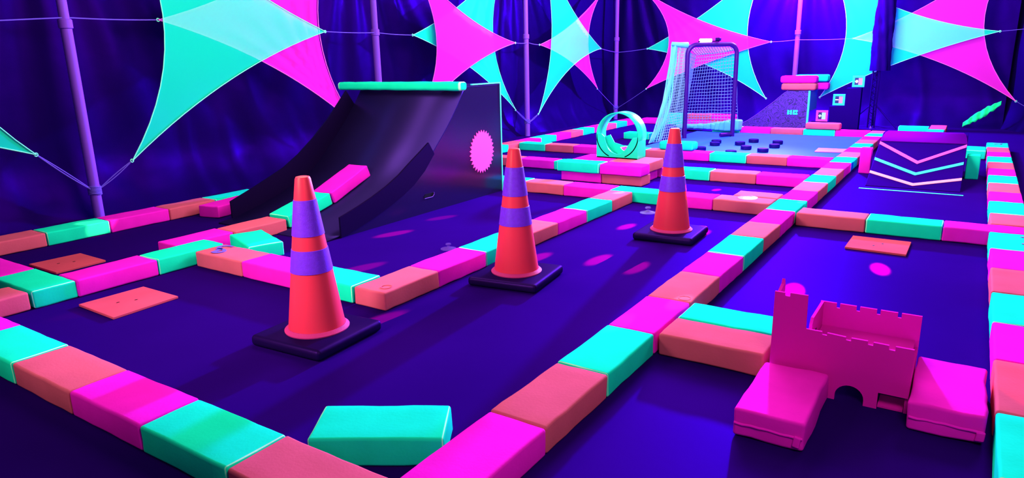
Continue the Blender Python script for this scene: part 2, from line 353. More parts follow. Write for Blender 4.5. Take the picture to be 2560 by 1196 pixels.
for (k,i,lx,ly) in (('D',0,-.62,-.22),('M',4,-.86,-.3)):
    o=BL[k,i]; mb=MB(); mb.tube([(lx+.13*math.cos(a*PI/8),ly+.13*math.sin(a*PI/8),H+.005) for a in range(17)],.012,5)
    r_=build('ring_mark',mb,M['coral'],parent=o)
def end_fold(o,half,w,h,sgn,m):
    """gift-wrap folds on the closed end of a vinyl cover"""
    x=sgn*(half-.004); mb=MB()
    mb.grid(lambda u,v:(x+sgn*(.004+.022*math.sin(PI*v)),-w*.47+w*.94*u,h*(.50+.05*noise.noise(Vector((u*5,3,half))))+(v-.5)*.05),16,3)
    mb.rbox(x+sgn*.0,-w*.40,h*.36,.05,.11,.15,.02,n=(2,3,3),amp=.05,seed=half*9)
    return build('end_fold',mb,m,parent=o,bevel=.008)
end_fold(PL,.965,1.03,H,-1,M['pink']); end_fold(PR,.975,1.0,H,-1,M['pink'])

# ------------------------------------------------------------------ traffic cones
def make_cone(loc,rz,label):
    t=thing('traffic_cone',label,'traffic cone',loc,rz,'traffic cones')
    build('rubber_base',MB().rbox(0,0,.12,1.9,1.9,.235,.09,n=(3,3,1)),M['rubber'],t,smooth=True,angle=0)
    R0,R1,Z0,Z1=.585,.155,.24,3.42
    R=lambda z:R0+(R1-R0)*(z-Z0)/(Z1-Z0)
    cb=build('cone_body',MB().lathe([(R(Z0),Z0),(R(1),1),(R(2),2),(R(3),3),(R1,Z1-.04),(R1-.02,Z1),(R1-.06,Z1+.01)],48),M['cone'],t,smooth=True)
    build('cone_rim',MB().lathe([(R(Z0)+.07,Z0-.01),(R(Z0)+.075,Z0+.02),(R(Z0)+.04,Z0+.05),(R(Z0)+.006,Z0+.08)],48),M['cone_rim'],t,smooth=True)
    for a,b in ((1.50,1.97),(2.25,2.97)):
        build('reflective_band',MB().lathe([(R(a),a),(R(a)+.012,a+.005),(R(b)+.012,b-.005),(R(b),b)],48),M['cone_band'],cb,smooth=True)['label']='violet reflective band'
    return t
make_cone((3.42,5.36,0),math.radians(4),'nearest orange traffic cone with two violet bands, on a black base')
make_cone((8.82,3.9,0),math.radians(8),'middle orange traffic cone, in front of the coral and aqua wall')
make_cone((14.98,2.03,0),math.radians(3),'rear orange traffic cone, nearest to the hockey rink')

# ------------------------------------------------------------------ black quarter pipe
PR_S=[(8.95,.02),(9.6,.07),(10.4,.24),(11.0,.39),(11.6,.56),(12.2,.77),(12.9,1.04),(13.5,1.34),(14.0,1.71),(14.4,2.10),(14.75,2.44),(15.1,2.76),(15.45,3.10),(15.8,3.47),(16.15,3.87),(16.45,4.25),(16.7,4.58)]
Y0,Y1,XB,ZD=11.35,16.95,19.12,4.58
qp=thing('quarter_pipe','large black quarter pipe with an aqua bumper along its top','ramp',(9.6,Y0,0))
def Q(x,y,z): return (x-9.6,y-Y0,z)
top=[Q(x,Y0,z) for x,z in PR_S]; top2=[Q(x,Y1,z) for x,z in PR_S]
build('riding_surface',MB().strip(top,top2),M['ramp'],qp,smooth=True,angle=0,solid=.06)
for y in (Y0,Y1-.1):
    poly=[Q(9.6,y,0)]+[Q(x,y,z-.04) for x,z in PR_S[1:]]+[Q(XB,y,ZD-.04),Q(XB,y,0)]
    sp_=build('side_panel',MB().prism(poly,(0,.1,0)),M['ramp_side'],qp)
    if y==Y0: near_panel=sp_
build('deck',MB().box(16.72-9.6,XB-9.6,0,Y1-Y0,ZD-.05,ZD+.03),M['ramp'],qp)
build('back_panel',MB().box(XB-9.6-.08,XB-9.6-.01,.11,Y1-Y0-.11,.02,ZD-.06),M['ramp'],qp)
build('edge_strip',MB().box(XB-9.6+.005,XB-9.6+.07,-.02,.06,0,ZD+.02),M['aqua_trim_lit_edge'],qp)['label']='rear corner edge drawn aqua where the back lamp lights it'  # lit plywood edge put in as a thin aqua strip
build('deck_trim',MB().box(17.15-9.6,XB-9.6+.06,-.025,.06,ZD+.035,ZD+.085),M['aqua_trim_lit_edge'],qp)
HI_R=[(9.62,.70),(10.45,.91),(11.16,1.12),(11.9,1.385),(12.55,1.68),(13.1,2.0),(13.7,2.33),(14.25,2.64)]
HI_L=[(9.55,.72),(10.49,1.04),(11.33,1.35),(12.06,1.63),(12.84,2.06),(13.67,2.63),(14.54,3.33),(15.2,3.95),(15.70,4.44)]
def surf(x):
    for (a,b),(c,d) in zip(PR_S[:-1],PR_S[1:]):
        if a<=x<=c: return b+(d-b)*(x-a)/(c-a)
    return PR_S[-1][1]
def curb(y,hip,th,xs):
    # xs: how far the foot of the strip sits ahead of its top, so the strip stands square to the surface
    hi=[Q(x,y,z) for x,z in hip]; lo=[]
    for k,(x,z) in enumerate(hip):
        fx=x+xs*k/(len(hip)-1); lo.append(Q(fx,y,max(.01,surf(fx)-.06)))
    mb=MB()
    l2=[(x,yy+th,z) for x,yy,z in lo]; h2=[(x,yy+th,z) for x,yy,z in hi]
    mb.strip(lo,hi); mb.strip(l2,h2); mb.strip(hi,h2); mb.strip(lo,l2)
    mb.add([lo[0],hi[0],h2[0],l2[0]],[(0,1,2,3)]); mb.add([lo[-1],hi[-1],h2[-1],l2[-1]],[(0,1,2,3)])
    return build('curb_strip',mb,M['curb'],qp,smooth=True,angle=30)
curb(Y0-.075,HI_R,.07,.3); curb(Y1+.005,HI_L,.07,.45)
# jagged pink disc painted on the side
pts=[]
for i in range(60):
    a=2*PI*i/60; r=.90 if i%2 else .74+.05*random.random()
    pts.append(Q(17.69+r*.96*math.cos(a),Y0-.002,1.89+r*math.sin(a)))
build('pink_starburst',MB().prism(pts,(0,-.025,0)),M['t_pink'],near_panel)['label']='pink disc with a jagged rim'
hp=[Q(13.92,Y0-.001,.56),Q(14.38,Y0-.001,.56),Q(14.48,Y0-.001,.64),Q(14.48,Y0-.001,.72),Q(13.98,Y0-.001,.72),Q(13.88,Y0-.001,.64)]
build('hand_hole',MB().prism(hp,(0,-.012,0)),M['hole'],near_panel)
build('hand_hole_rim',MB().tube([Q(13.92,Y0-.02,.56),Q(14.38,Y0-.02,.56),Q(14.48,Y0-.02,.64),Q(14.48,Y0-.02,.72)],.012,5),M['pole'],near_panel)
mb=MB(); mb.rbox(0,0,.17,6.85,.44,.35,.12,n=(20,4,2),amp=.02,seed=4)
fb=build('foam_bumper',mb,M['aqua'],loc=(16.36,14.55,4.44),rot=(0,0,PI/2),smooth=True,angle=0)
tag(fb,'long aqua foam bumper lying along the top edge of the quarter pipe','foam bumper')

# ------------------------------------------------------------------ floor plates
def plate(pts,label,m=None):
    cx=sum(p[0] for p in pts)/4; cy=sum(p[1] for p in pts)/4
    o=build('floor_plate',MB().prism([(x-cx,y-cy,0) for x,y in pts],(0,0,.06)),m or M['plate'],loc=(cx,cy,.004),bevel=.01)
    mb=MB()
    for dx,dy in ((.12,-.1),(-.22,.1)): mb.add([(dx+.05*math.cos(k*PI/3),dy+.03*math.sin(k*PI/3),.062) for k in range(6)],[(0,1,2,3,4,5)])
    build('screw_holes',mb,M['hole'],o)
    return tag(o,label,'floor plate','coral floor plates')
plate([(1.77,11.97),(3.35,11.93),(3.36,10.38),(1.73,10.29)],'coral plate flat on the floor in front, nearest the left cone')
plate([(2.79,17.08),(4.19,17.0),(4.17,15.45),(2.79,15.41)],'coral plate flat on the floor behind the pink block row at left')
plate([(17.5,-2.9),(17.48,-4.48),(15.9,-4.47),(15.99,-2.89)],'coral plate flat on the floor in front of the chevron ramp\'s cross wall')
plate([(38.25,1.81),(38.3,.2),(36.9,.2),(36.6,1.72)],'coral plate lying on the pale blue rink near the central wall',mat('rink_pad',(.55,.12,.42),rough=.7)).location.z=.10*S

# ------------------------------------------------------------------ castle
ca=thing('toy_castle','pink board castle with a tower, battlements and an arch','toy castle',(6.0,-4.2,0))
def W(x,y,z): return (x-6.0,y+4.2,z)
TH=.05
poly=[(-3.14,0),(-3.14,1.71),(-3.30,1.71),(-3.30,1.655),(-3.385,1.655),(-3.385,1.72),(-3.66,1.72),(-3.67,1.14),(-3.92,1.14),(-3.92,1.09),(-4.0,1.09),(-4.0,1.135),(-4.28,1.12),(-4.28,1.07),(-4.36,1.07),(-4.36,1.12),(-4.60,1.12),(-4.60,1.06),(-4.68,1.06),(-4.68,1.115),(-4.90,1.11),(-4.90,1.04),(-4.99,1.04),(-4.99,1.11),(-5.245,1.11),(-5.245,.285),(-4.825,.285),(-4.825,0),(-4.63,0)]
poly+=[(-4.415-.215*math.cos(a*PI/12),.09+.21*math.sin(a*PI/12)) for a in range(0,13)]+[(-4.2,0)]
build('front_wall',MB().prism([W(6.0,y,z) for y,z in poly],(TH,0,0)),M['castle'],ca)
pb=[(-3.62,0)]+[(-3.62,1.12)]
for k in range(5):
    a=-3.62-k*.33
    if k<4: pb+=[(a-.27,1.12),(a-.27,1.03),(a-.33,1.03),(a-.33,1.12)]
pb+=[(-5.25,1.12),(-5.25,0)]
build('back_wall',MB().prism([W(7.62,y,z) for y,z in pb],(TH,0,0)),M['castle'],ca)
build('side_wall',MB().prism([W(6.55,-3.63,.5),W(6.55,-3.63,1.02),W(6.66,-3.63,1.12),W(7.61,-3.63,1.12),W(7.61,-3.63,.5)],(0,-TH,0)),M['castle'],ca)
build('side_wall',MB().prism([W(6.06,-5.25,0),W(6.06,-5.25,.55),W(7.61,-5.25,.55),W(7.61,-5.25,0)],(0,TH,0)),M['castle'],ca)
build('tower_wall',MB().prism([W(6.06,-3.14,0),W(6.06,-3.14,1.60),W(6.45,-3.14,1.72),W(6.5,-3.14,1.80),W(6.56,-3.14,1.70),W(6.56,-3.14,0)],(0,-TH,0)),M['castle'],ca)
build('courtyard_floor',MB().prism([W(6.06,-3.69,.62),W(7.61,-3.69,.62),W(7.61,-5.19,.62),W(6.06,-5.19,.62)],(0,0,TH)),M['castle_in'],ca)
build('slot',MB().box(.62,.95,.508,.512,.8,.84),M['hole'],ca)
build('inner_ledge',MB().box(.06,.5,-.99,-.63,.01,.04),M['castle_in'],ca)

# ------------------------------------------------------------------ loop track
lp=thing('loop_track','glossy aqua loop-the-loop track standing on the stacked blocks','loop track',(24.4,8.33,2*H+.035))
R_=1.06; cz=1.06; LD=.95
ring=[(R_*math.cos(a*PI/48),cz+R_*math.sin(a*PI/48)) for a in range(-18,67)]
a=[(0,-y,z) for y,z in ring]; b=[(LD,-y,z) for y,z in ring]
build('loop_band',MB().strip(a,b),M['aqua_plastic'],lp,smooth=True,angle=0,solid=.05)
ri=.70
def plate_poly():
    # front plate, seen from the front: left corner high, U-shaped cut, right corner lower
    out=[(1.06,0),(1.06,1.08),(.96,1.14),(.80,1.12),(.66,1.0)]
    for k in range(1,12):
        t=k/12; a_=math.radians(180+8+t*100); out.append((-.62*math.cos(a_),.98+.78*math.sin(a_)))
    out+=[(-.22,.22),(-.46,.45),(-.80,1.0),(-1.06,1.02),(-1.06,0)]
    return out
P_=plate_poly()
fpv=[(0,y,z) for y,z in P_]
build('front_plate',MB().prism(fpv,(.04,0,0)),M['aqua_plastic'],lp)
bp_=[(-1.05,0),(1.05,0),(1.05,.9),(.78,1.0),(.55,.62),(.1,.5),(-.55,.5),(-.8,.7),(-1.05,.75)]
bo=build('back_plate',MB().prism([(LD-.04,y,z) for y,z in bp_],(.04,0,0)),M['aqua_plastic'],lp)
eye=[(LD-.045,.22,.40),(LD-.045,-.05,.47),(LD-.045,-.5,.45),(LD-.045,-.42,.22),(LD-.045,-.2,.2),(LD-.045,.08,.27)]
build('pink_window',MB().prism(eye,(-.012,0,0)),M['t_pink'],bo)['label']='pink opening with a white rim'
mb=MB(); mb.tube([Vector(p)+Vector((-.02,0,0)) for p in eye+[eye[0]]],.018,5); build('window_rim',mb,M['white'],bo)
build('base_plate',MB().box(0,LD,-1.05,1.05,0.0,.04),M['aqua_plastic'],lp)
build('side_plate',MB().box(.045,LD-.045,-1.06,-1.02,.05,.95),M['aqua_plastic'],lp)

# ------------------------------------------------------------------ rink, pucks, goal
rk=build('rink_panel',MB().box(32.35,45.55,.12,11.6,0,.09),M['rink'],bevel=.02); tag(rk,'pale blue glossy rink panel on the floor under the pucks','rink')
PK_=[(38.7,8.0,0,'left upper of the two pucks nearest the goal opening'),(37.5,7.72,0,'left lower of the two pucks nearest the goal opening'),(38.3,6.39,0,'third from the left among the rink pucks'),(40.0,6.0,0,'rearmost, nearest the far row'),(36.4,5.5,0,'left of the front centre puck'),(39.7,4.45,0,'rightmost, rear one of the right pair'),(37.8,4.2,0,'front one of the right pair'),(35.6,4.33,0,'front centre, nearest the aqua block'),(34.9,7.75,0,'half hidden behind the plump aqua block'),(34.0,5.7,0,'mostly hidden behind the pink and aqua near row')]
for x,y,_,l in PK_:
    o=build('hockey_puck',MB().lathe([(.28,0),(.31,.03),(.31,.19),(.28,.22)],28),M['puck'],loc=(x,y,.092),smooth=True,angle=35)
    tag(o,'black hockey puck, '+l,'puck','pucks on the rink')
gl=thing('hockey_goal','tall violet steel hockey goal with a pale sagging net','hockey goal',(40.66,10.83,.09))
G0=Vector((40.66,10.83,.09)); A_=Vector((0,0,0)); B_=Vector((43.0,8.25,.09))-G0; HT=6.18
tdir=(B_-A_).normalized(); rr=.62
hoop=[A_,A_+Vector((0,0,HT-rr))]
for k in range(1,9):
    t=k/8*PI/2; hoop.append(A_+tdir*(rr*(1-math.cos(t)))+Vector((0,0,HT-rr+rr*math.sin(t))))
for k in range(0,9):
    t=k/8*PI/2; hoop.append(B_-tdir*(rr*(1-math.sin(t)))+Vector((0,0,HT-rr+rr*math.cos(t))))
hoop.append(B_+Vector((0,0,0)))
gf=build('frame',MB().tube(hoop,.15,12),M['goal'],gl,smooth=True,angle=50)
build('foot',MB().tube([B_+Vector((-.9,.55,.15)),B_+Vector((0,0,.15))],.13,8),M['goal'],gf,smooth=True,angle=50)
def v3(x,y,z): return Vector((x,y,z))-G0
T_=v3(40.1,11.75,6.36); LT=v3(40.72,10.85,6.25); RT=v3(42.9,8.3,6.25)
SE0=v3(43.9,11.35,5.6); SE1=v3(47.6,13.3,.12); RB0=v3(43.2,8.25,5.9); RB1=v3(46.2,8.75,.35)
build('top_sleeve',MB().tube([T_,T_.lerp(LT,.5)+Vector((0,0,-.02)),LT],.13,7,r1=.2),M['net_blue'],gl,smooth=True,angle=0)
def netpanel(fn,nu,nv,r=.019,name='net',jit=.03):
    mb=MB(); d=2
    J=lambda p,i:p+noise.noise_vector(p*1.3+Vector((i,0,0)))*jit
    for i in range(nu+1):
        mb.tube([J(fn(i/nu,j/(nv*1.0)),1) for j in range(0,nv+1)],r,3,caps=False)
    for j in range(nv+1):
        mb.tube([J(fn(i/nu,j/(nv*1.0)),1) for i in range(0,nu+1)],r,3,caps=False)
    o=build(name,mb,M['net'],gl); return o
def ruled(a0,a1,b0,b1,sag=Vector((0,0,0))):
    def fn(u,v):
        p=(a0.lerp(a1,v)).lerp(b0.lerp(b1,v),u); return p+sag*(4*u*(1-u)*.5+4*v*(1-v)*.5)*1.0
    return fn
netpanel(ruled(SE0,SE1,RB0,RB1,Vector((-.15,.1,0))),17,24)
netpanel(ruled(LT+Vector((.1,0,-.3)),v3(40.75,10.8,.2),SE0,SE1,Vector((.3,.25,-.1))),15,24)
netpanel(ruled(LT,SE0,RT,RB0,Vector((0,0,-.08))),17,7)
BL_=v3(36.5,11.75,.15); BR_=v3(40.45,10.98,.15)
def left(u,v):
    top=T_.lerp(LT,u); bot=BL_.lerp(BR_,u); p=top.lerp(bot,v)
    k=(1-u); p+=Vector((.75,-.02,-.35))*k*4*v*(1-v)*.85        # sags inwards like a hung curtain
    p+=Vector((.05,.05,0))*math.sin(u*22+v*5)*(.5+.5*k)
    return p
netpanel(left,18,34,r=.020)
# gathered outer edge of the loose net
mb=MB()
for q in range(7):
    mb.tube([left(.02+.055*q+.02*math.sin(j*.9+q),j/16)+Vector((0,0,.01*q)) for j in range(17)],.045,5)
build('gathered_net_edge',mb,M['net_blue'],gl,smooth=True,angle=0)
mb=MB()
for q in range(26):
    t=q/25; p=SE1.lerp(RB1,t); p=Vector((p.x-.6-.25*random.random(),p.y,.05))
    mb.rbox(p.x,p.y,.20+.10*t+.25*t*t,1.0,.75,.24+.5*t*t,.11,n=(3,3,2),amp=.07,seed=q*.35)
build('net_skirt',mb,M['net_blue'],gl,smooth=True,angle=0)['label']='pale blue net bundled on the floor'
la=thing('clamp_lamp','small glowing lamp clamped on the goal crossbar','lamp',(41.35,10.1,6.50))
build('lamp_housing',MB().rbox(.75,-.82,.09,.42,.3,.22,.05,n=(2,2,2)),M['rubber'],la,smooth=True,angle=0)
build('lamp_tube',MB().tube([(-.12,.13,.03),(.42,-.46,.03)],.12,10),M['lamp'],la,smooth=True,angle=60)
build('lamp_bracket',MB().tube([(-.2,.2,-.03),(.8,-.88,-.03)],.04,8),M['rubber'],la)

# ------------------------------------------------------------------ chevron kicker
kk=thing('kicker_ramp','black kicker ramp with pink, aqua and coral chevron stripes','ramp',(27.2,-3.77,0))
def KZ(x): return .03+(1.455-.03)/(31.1-27.15)*(x-27.15)
def kp(x,y,dz=0): return (x-27.2,y+3.77,KZ(x)+dz)
yl,yr=-2.05,-5.5
side=[(27.15,0),(27.15,.03),(31.1,1.455),(32.2,1.78),(33.2,1.78),(33.2,0)]
rb=build('ramp_board',MB().prism([(x-27.2,yl+3.77,z) for x,z in side],(0,yr-yl,0)),M['kicker'],kk,bevel=.02)
n=10
fl0=[];fl1=[]
for x,z,i in ((31.14,1.50,0),(31.7,1.66,.04),(32.1,1.80,.1),(32.35,1.85,.2)):
    fl0.append((x-27.2,yl+3.77-i,z)); fl1.append((x-27.2,yr+3.77+i,z))
build('top_flap',MB().strip(fl0,fl1),M['kicker_top'],kk,solid=.05,smooth=True,angle=0)['label']='violet flap along the top edge'
def stripe(pts,m,wd=.17):
    mb=MB()
    for a,b in zip(pts[:-1],pts[1:]):
        mb.prism([kp(a[0]-wd/2,a[1],.008),kp(b[0]-wd/2,b[1],.008),kp(b[0]+wd/2,b[1],.008),kp(a[0]+wd/2,a[1],.008)],(0,0,.015))
    return build('chevron_stripe',mb,m,rb)
stripe([(31.0,-2.06),(29.30,-3.77),(31.0,-5.49)],M['t_pink'],.26)['label']='pink chevron stripe'
stripe([(29.46,-2.07),(28.3,-3.80),(29.43,-5.47)],M['t_aqua'],.22)['label']='aqua chevron stripe'
stripe([(28.28,-2.05),(27.42,-3.80),(28.1,-5.49)],M['t_coral'],.20)['label']='coral chevron stripe'
ft=build('floor_tape',MB().prism([(-.07,1.86,0),(.07,1.86,0),(.07,-1.86,0),(-.07,-1.86,0)],(0,0,.012)),M['t_aqua'],loc=(26.42,-3.76,.004)); tag(ft,'straight aqua tape line on the floor before the chevron ramp','tape line')

# ------------------------------------------------------------------ far patterned ramp
hr=thing('patterned_ramp','far quarter pipe with violet doodle side panel and aqua edge','ramp',(51,7.6,0))
HP=[(10.3,0.0),(9.4,.45),(8.7,.95),(8.06,1.48),(7.4,2.02),(6.78,2.6),(6.47,2.8),(4.98,2.83),(4.98,0)]
dp=build('side_panel',MB().prism([(0,y-7.6,z) for y,z in HP],(.1,0,0)),M['doodle'],hr); dp['label']='violet panel covered in dark doodles'
build('riding_surface',MB().strip([(.1,y-7.6,z-.01) for y,z in HP[:7]],[(3.0,y-7.6,z-.01) for y,z in HP[:7]]),M['ramp'],hr,solid=.05,smooth=True,angle=0)
build('curve_trim',MB().tube([(-.02,y-7.6,z+.02) for y,z in HP[:7]],.022,6),M['pole'],hr)
build('deck',MB().box(.1,3.0,-2.62,-1.13,2.76,2.82),M['ramp'],hr)
build('edge_strip',MB().box(-.02,.16,-2.74,-2.60,0,2.83),M['aqua_trim_lit_edge'],hr)['label']='bright aqua edge strip'
build('end_panel',MB().box(.16,3.1,-2.70,-2.62,1.3,2.8),mat('light_blue_panel',(.05,.17,.72),rough=.5,spec=.4),hr)['label']='light blue end panel'
def tile(y0,kind):
    q=.175; n=.035; d=.062; e=.10; mb=MB()
    half=[(-q,-q),(-n,-q),(-n,-e),(-.001,-e),(-.001,-d),(-d,0),(-.001,d),(-.001,e),(-n,e),(-n,q),(-q,q)]
    for sg in (1,-1):
        pts=[(sg*a,b) for a,b in half]
        if kind=='C': pts=[(b,a) for a,b in pts]
        mb.prism([(-.012,y0-a,1.2+b) for a,b in pts],(-.02,0,0))
    if kind=='C': mb.box(-.032,-.012,y0+e-.004,y0+q,1.2-n-.01,1.2+n+.01)
    return build('logo_tile',mb,M['t_aqua'],dp)
tile(6.24-7.6,'H'); tile(5.83-7.6,'C')

# ------------------------------------------------------------------ sign boxes on a black stepped stand
sd=build('stepped_stand',MB().prism([(0,4.8,0),(0,4.8,.5),(0,3.5,.5),(0,3.5,1.70),(0,2.45,1.70),(0,2.45,3.02),(0,1.45,3.02),(0,1.45,0)],(.7,0,0)),M['black_cloth'],loc=(51.3,0,0),bevel=.03)
tag(sd,'black cloth covered stepped stand beneath the three framed signs','stand')
def sign(y,z,sz,label,fm,rm,sym,tilt=0):
    t=thing('framed_sign',label,'sign',(51.5,y,z)); t.rotation_euler=(tilt,0,0)
    w=sz/2
    build('box',MB().box(.0,.35,-w*.9,w*.9,.02,sz),M['black_cloth'],t)
    mb=MB(); fw=.19*sz
    mb.box(-.06,-.005,-w,w,0,fw); mb.box(-.06,-.005,-w,w,sz-fw,sz); mb.box(-.06,-.005,-w,-w+fw,fw,sz-fw); mb.box(-.06,-.005,w-fw,w,fw,sz-fw)
    build('sign_frame',mb,fm,t,bevel=.012)
    dh=build('dark_half',MB().box(-.03,-.006,.02*sz,w-fw-.005,fw+.005,sz-fw-.005),M['sign_dark'],t)
    build('light_half',MB().box(-.03,-.006,-w+fw+.005,.02*sz-.005,fw+.005,sz-fw-.005),rm,t)
    c=(.02*sz+w-fw)/2; cz_=sz/2; mb=MB(); q=.13*sz
    mb.box(-.045,-.032,c-q,c+q,cz_-.035,cz_+.035)
    if sym=='+': mb.box(-.046,-.033,c-.035,c+.035,cz_-q,cz_+q)
    if sym=='x':
        mb.box(-.046,-.033,c-.1*sz,c+.06*sz,cz_-q,cz_+.1)
    build('symbol',mb,M['white'],dh)
sign(4.0,.53,.83,'pink framed sign with a white plus, lowest of three',M['t_pink'],M['sign_mint'],'+')
sign(2.92,1.74,.83,'aqua framed sign with a white minus, middle of three',M['t_aqua'],M['sign_light'],'-')
sign(1.72,3.08,.82,'aqua framed sign, highest of three, under the dark tower',M['t_aqua'],M['sign_light'],'x')

# ------------------------------------------------------------------ lighting truss tower with black sleeve
tw=thing('truss_tower','dark tower on splayed legs wrapped in a black sleeve, back right','tower',(52.9,.75,0))
mb=MB()
for dx,dy in ((-.2,-.22),(-.2,.22),(.2,0)): mb.tube([(dx,dy,.05),(dx,dy,12)],.05,6)
for k in range(24):
    z=.3+k*.48; mb.tube([(-.2,-.22,z),(-.2,.22,z+.24),(-.2,-.22,z+.48)],.025,5); mb.tube([(-.2,.22,z),(.2,0,z+.24),(-.2,.22,z+.48)],.025,5)
build('truss',mb,M['black_cloth'],tw)
def sleeve(u,v):
    a=2*PI*u; z=4.2+8.2*v; w_=.62+.06*math.sin(7*a+z*1.3)+.1*noise.noise(Vector((math.cos(a)*2,z*1.5,3)))
    return (w_*math.cos(a)*.7,w_*math.sin(a)-.15,z)
build('sleeve',MB().grid(sleeve,36,30),M['black_cloth'],tw,smooth=True,angle=0)
for sx in (-1,1):
    build('leg',MB().tube([(-.1,.15*sx,1.75),(-.55,1.75*sx,.06)],.055,6),M['black_cloth'],tw)
build('leg',MB().tube([(.2,0,1.75),(1.9,.1,.06)],.055,6),M['black_cloth'],tw)
build('foot',MB().lathe([(.09,0),(.09,.06),(.04,.16)],10,cx=-.25),M['pole'],tw)
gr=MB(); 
def reflection(u,v):
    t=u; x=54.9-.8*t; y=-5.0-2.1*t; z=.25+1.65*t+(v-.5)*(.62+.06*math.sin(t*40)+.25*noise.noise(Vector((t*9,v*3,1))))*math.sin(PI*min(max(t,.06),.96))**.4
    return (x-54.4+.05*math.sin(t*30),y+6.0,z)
gr.grid(reflection,40,4)
o=build('green_reflection',gr,M['green_reflection'],loc=(54.5,-6.0,.0),smooth=True,angle=0,solid=.04); tag(o,'ragged strip standing for a green reflection on the dark tarp at far right','rag strip')  # mesh strip stands for green light reflected on the crumpled tarp

# ------------------------------------------------------------------ poles, sails, ropes
def pole(x,y,label):
    t=thing('tent_pole',label,'pole',(x,y,0),0,'tent poles')
    pt_=build('pole_tube',MB().lathe([(.19,0),(.19,7.3),(.17,7.32),(.17,15)],20),M['pole'],t,smooth=True)
    build('collar',MB().lathe([(.2,7.0),(.235,7.02),(.235,7.3),(.2,7.34)],20),M['pole'],pt_,smooth=True)
    mb=MB()
    for k in range(6): mb.tube([(.215*math.cos(a*PI/8),.215*math.sin(a*PI/8),.95+k*.055+.03*math.sin(a*PI/4)) for a in range(17)],.028,5)
    build('rope_knot',mb,M['rope'],pt_,smooth=True)
pole(7.32,22.15,'leftmost lilac tent pole, standing behind the left row'); pole(23.05,22.15,'lilac tent pole rising behind the black quarter pipe'); pole(38.5,22.2,'lilac tent pole right of the black quarter pipe'); pole(53.9,22.2,'lilac tent pole in the back left corner, above the loop'); pole(54.2,6.75,'lilac tent pole above the far patterned ramp')
def sail(plane,off,V,offs,col,label,flip=0,wr=()):
    """V: three corners (u,z) on the plane; offs: inward sag of edges 01,12,20"""
    P=[Vector(p) for p in V]; cen=(P[0]+P[1]+P[2])/3
    E=[]
    for k in range(3):
        a,b=P[k],P[(k+1)%3]; mid=(a+b)/2; nrm=Vector((-(b-a).y,(b-a).x)).normalized()
        if nrm.dot(cen-mid)<0: nrm=-nrm
        E.append(mid+nrm*offs[k]*2)
    to3=lambda p,d=0:(p.x,off+d,p.y) if plane=='y' else (off+d,p.x,p.y)
    o3=Vector(to3(cen)); N=30; vs=[];idx={}
    def pt(i,j):
        a=i/N;b=j/N;c=1-a-b
        q=P[0]*a*a+P[1]*b*b+P[2]*c*c+E[0]*2*a*b+E[1]*2*b*c+E[2]*2*c*a
        d=0
        for (k,amp,fr) in wr:
            m=(a,b,c)[k]; o1=(b,c,a)[k]; d+=amp*math.sin(fr*o1/max(1-m,.05))*math.sin(PI*m)
        return Vector(to3(q,d))-o3
    for i in range(N+1):
        for j in range(N+1-i): idx[i,j]=len(vs); vs.append(pt(i,j))
    fs=[]
    for i in range(N):
        for j in range(N-i):
            fs.append((idx[i,j],idx[i+1,j],idx[i,j+1]))
            if i+j<N-1: fs.append((idx[i+1,j],idx[i+1,j+1],idx[i,j+1]))
    o=build('triangle_sail',MB().add(vs,fs),M['sail_'+col],loc=o3,smooth=True,angle=0)
    tag(o,label,'shade sail','triangular shade sails')
    for k in range(3):
        a,b=P[k],P[(k+1)%3]; pts=[Vector(to3(bez(a,E[k],b,t/16)))-o3+Vector((0,-.03,0) if plane=='y' else (-.03,0,0)) for t in range(17)]
        build('hem',MB().tube(pts,.022,5),M['hem_pale'] if col=='aqua' else M['hem_pink'],o,smooth=True)
    for p in P:
        c3=Vector(to3(p))-o3; mb=MB(); ax=lambda an:(math.cos(an)*.06,0,math.sin(an)*.06) if plane=='y' else (0,math.cos(an)*.06,math.sin(an)*.06)
        mb.tube([c3+Vector(ax(k*PI/4)) for k in range(9)],.022,5); build('corner_ring',mb,M['hem_pale'],o)
    return o
sail('y',21.75,[(19.14,7.12),(8.70,2.06),(8.70,13.2)],(.55,2.1,.6),'aqua','large aqua sail pointing right, in front, upper left of the photo',wr=((0,.02,14),))
sail('y',22.0,[(10.74,7.41),(20.95,2.35),(20.95,12.6)],(.6,2.0,.6),'pink','pink sail behind the large aqua one, dipping behind the quarter pipe',wr=((1,.09,34),))
sail('y',21.75,[(36.39,6.70),(25.6,2.3),(25.9,10.9)],(.65,2.0,.6),'pink','pink sail pointing right, above the quarter pipe deck')
sail('y',22.0,[(25.93,7.07),(36.62,2.06),(36.62,13.0)],(.55,2.65,.6),'aqua','aqua sail behind the pink one above the quarter pipe',wr=((1,.07,30),))
sail('y',21.75,[(49.77,6.33),(39.36,1.57),(39.3,14.4)],(.9,2.1,.8),'aqua','aqua sail pointing right, just right of the quarter pipe',wr=((0,.03,12),))
sail('y',22.0,[(40.06,6.60),(49.68,2.97),(50.4,11.0)],(.5,2.2,.5),'pink','narrow pink sail left of the back corner pole, behind an aqua one',wr=((2,.1,40),))
sail('x',53.55,[(8.6,6.5),(19.1,2.79),(19.3,10.9)],(.25,2.1,.45),'pink','pink sail pointing right, behind the hockey goal',wr=((2,.04,26),))
sail('x',53.8,[(19.2,6.25),(8.75,2.05),(8.7,13.2)],(.65,1.85,.5),'aqua','aqua sail behind the pink one and the hockey goal')
sail('x',53.55,[(-6.4,6.72),(4.63,2.2),(4.5,11.4)],(.4,1.4,.8),'aqua','aqua sail pointing right, crossed by the dark tower')
sail('x',53.8,[(2.7,6.55),(-7.9,2.05),(-7.9,13.6)],(.6,2.5,.8),'pink','pink sail at the right edge, behind the pale aqua point')
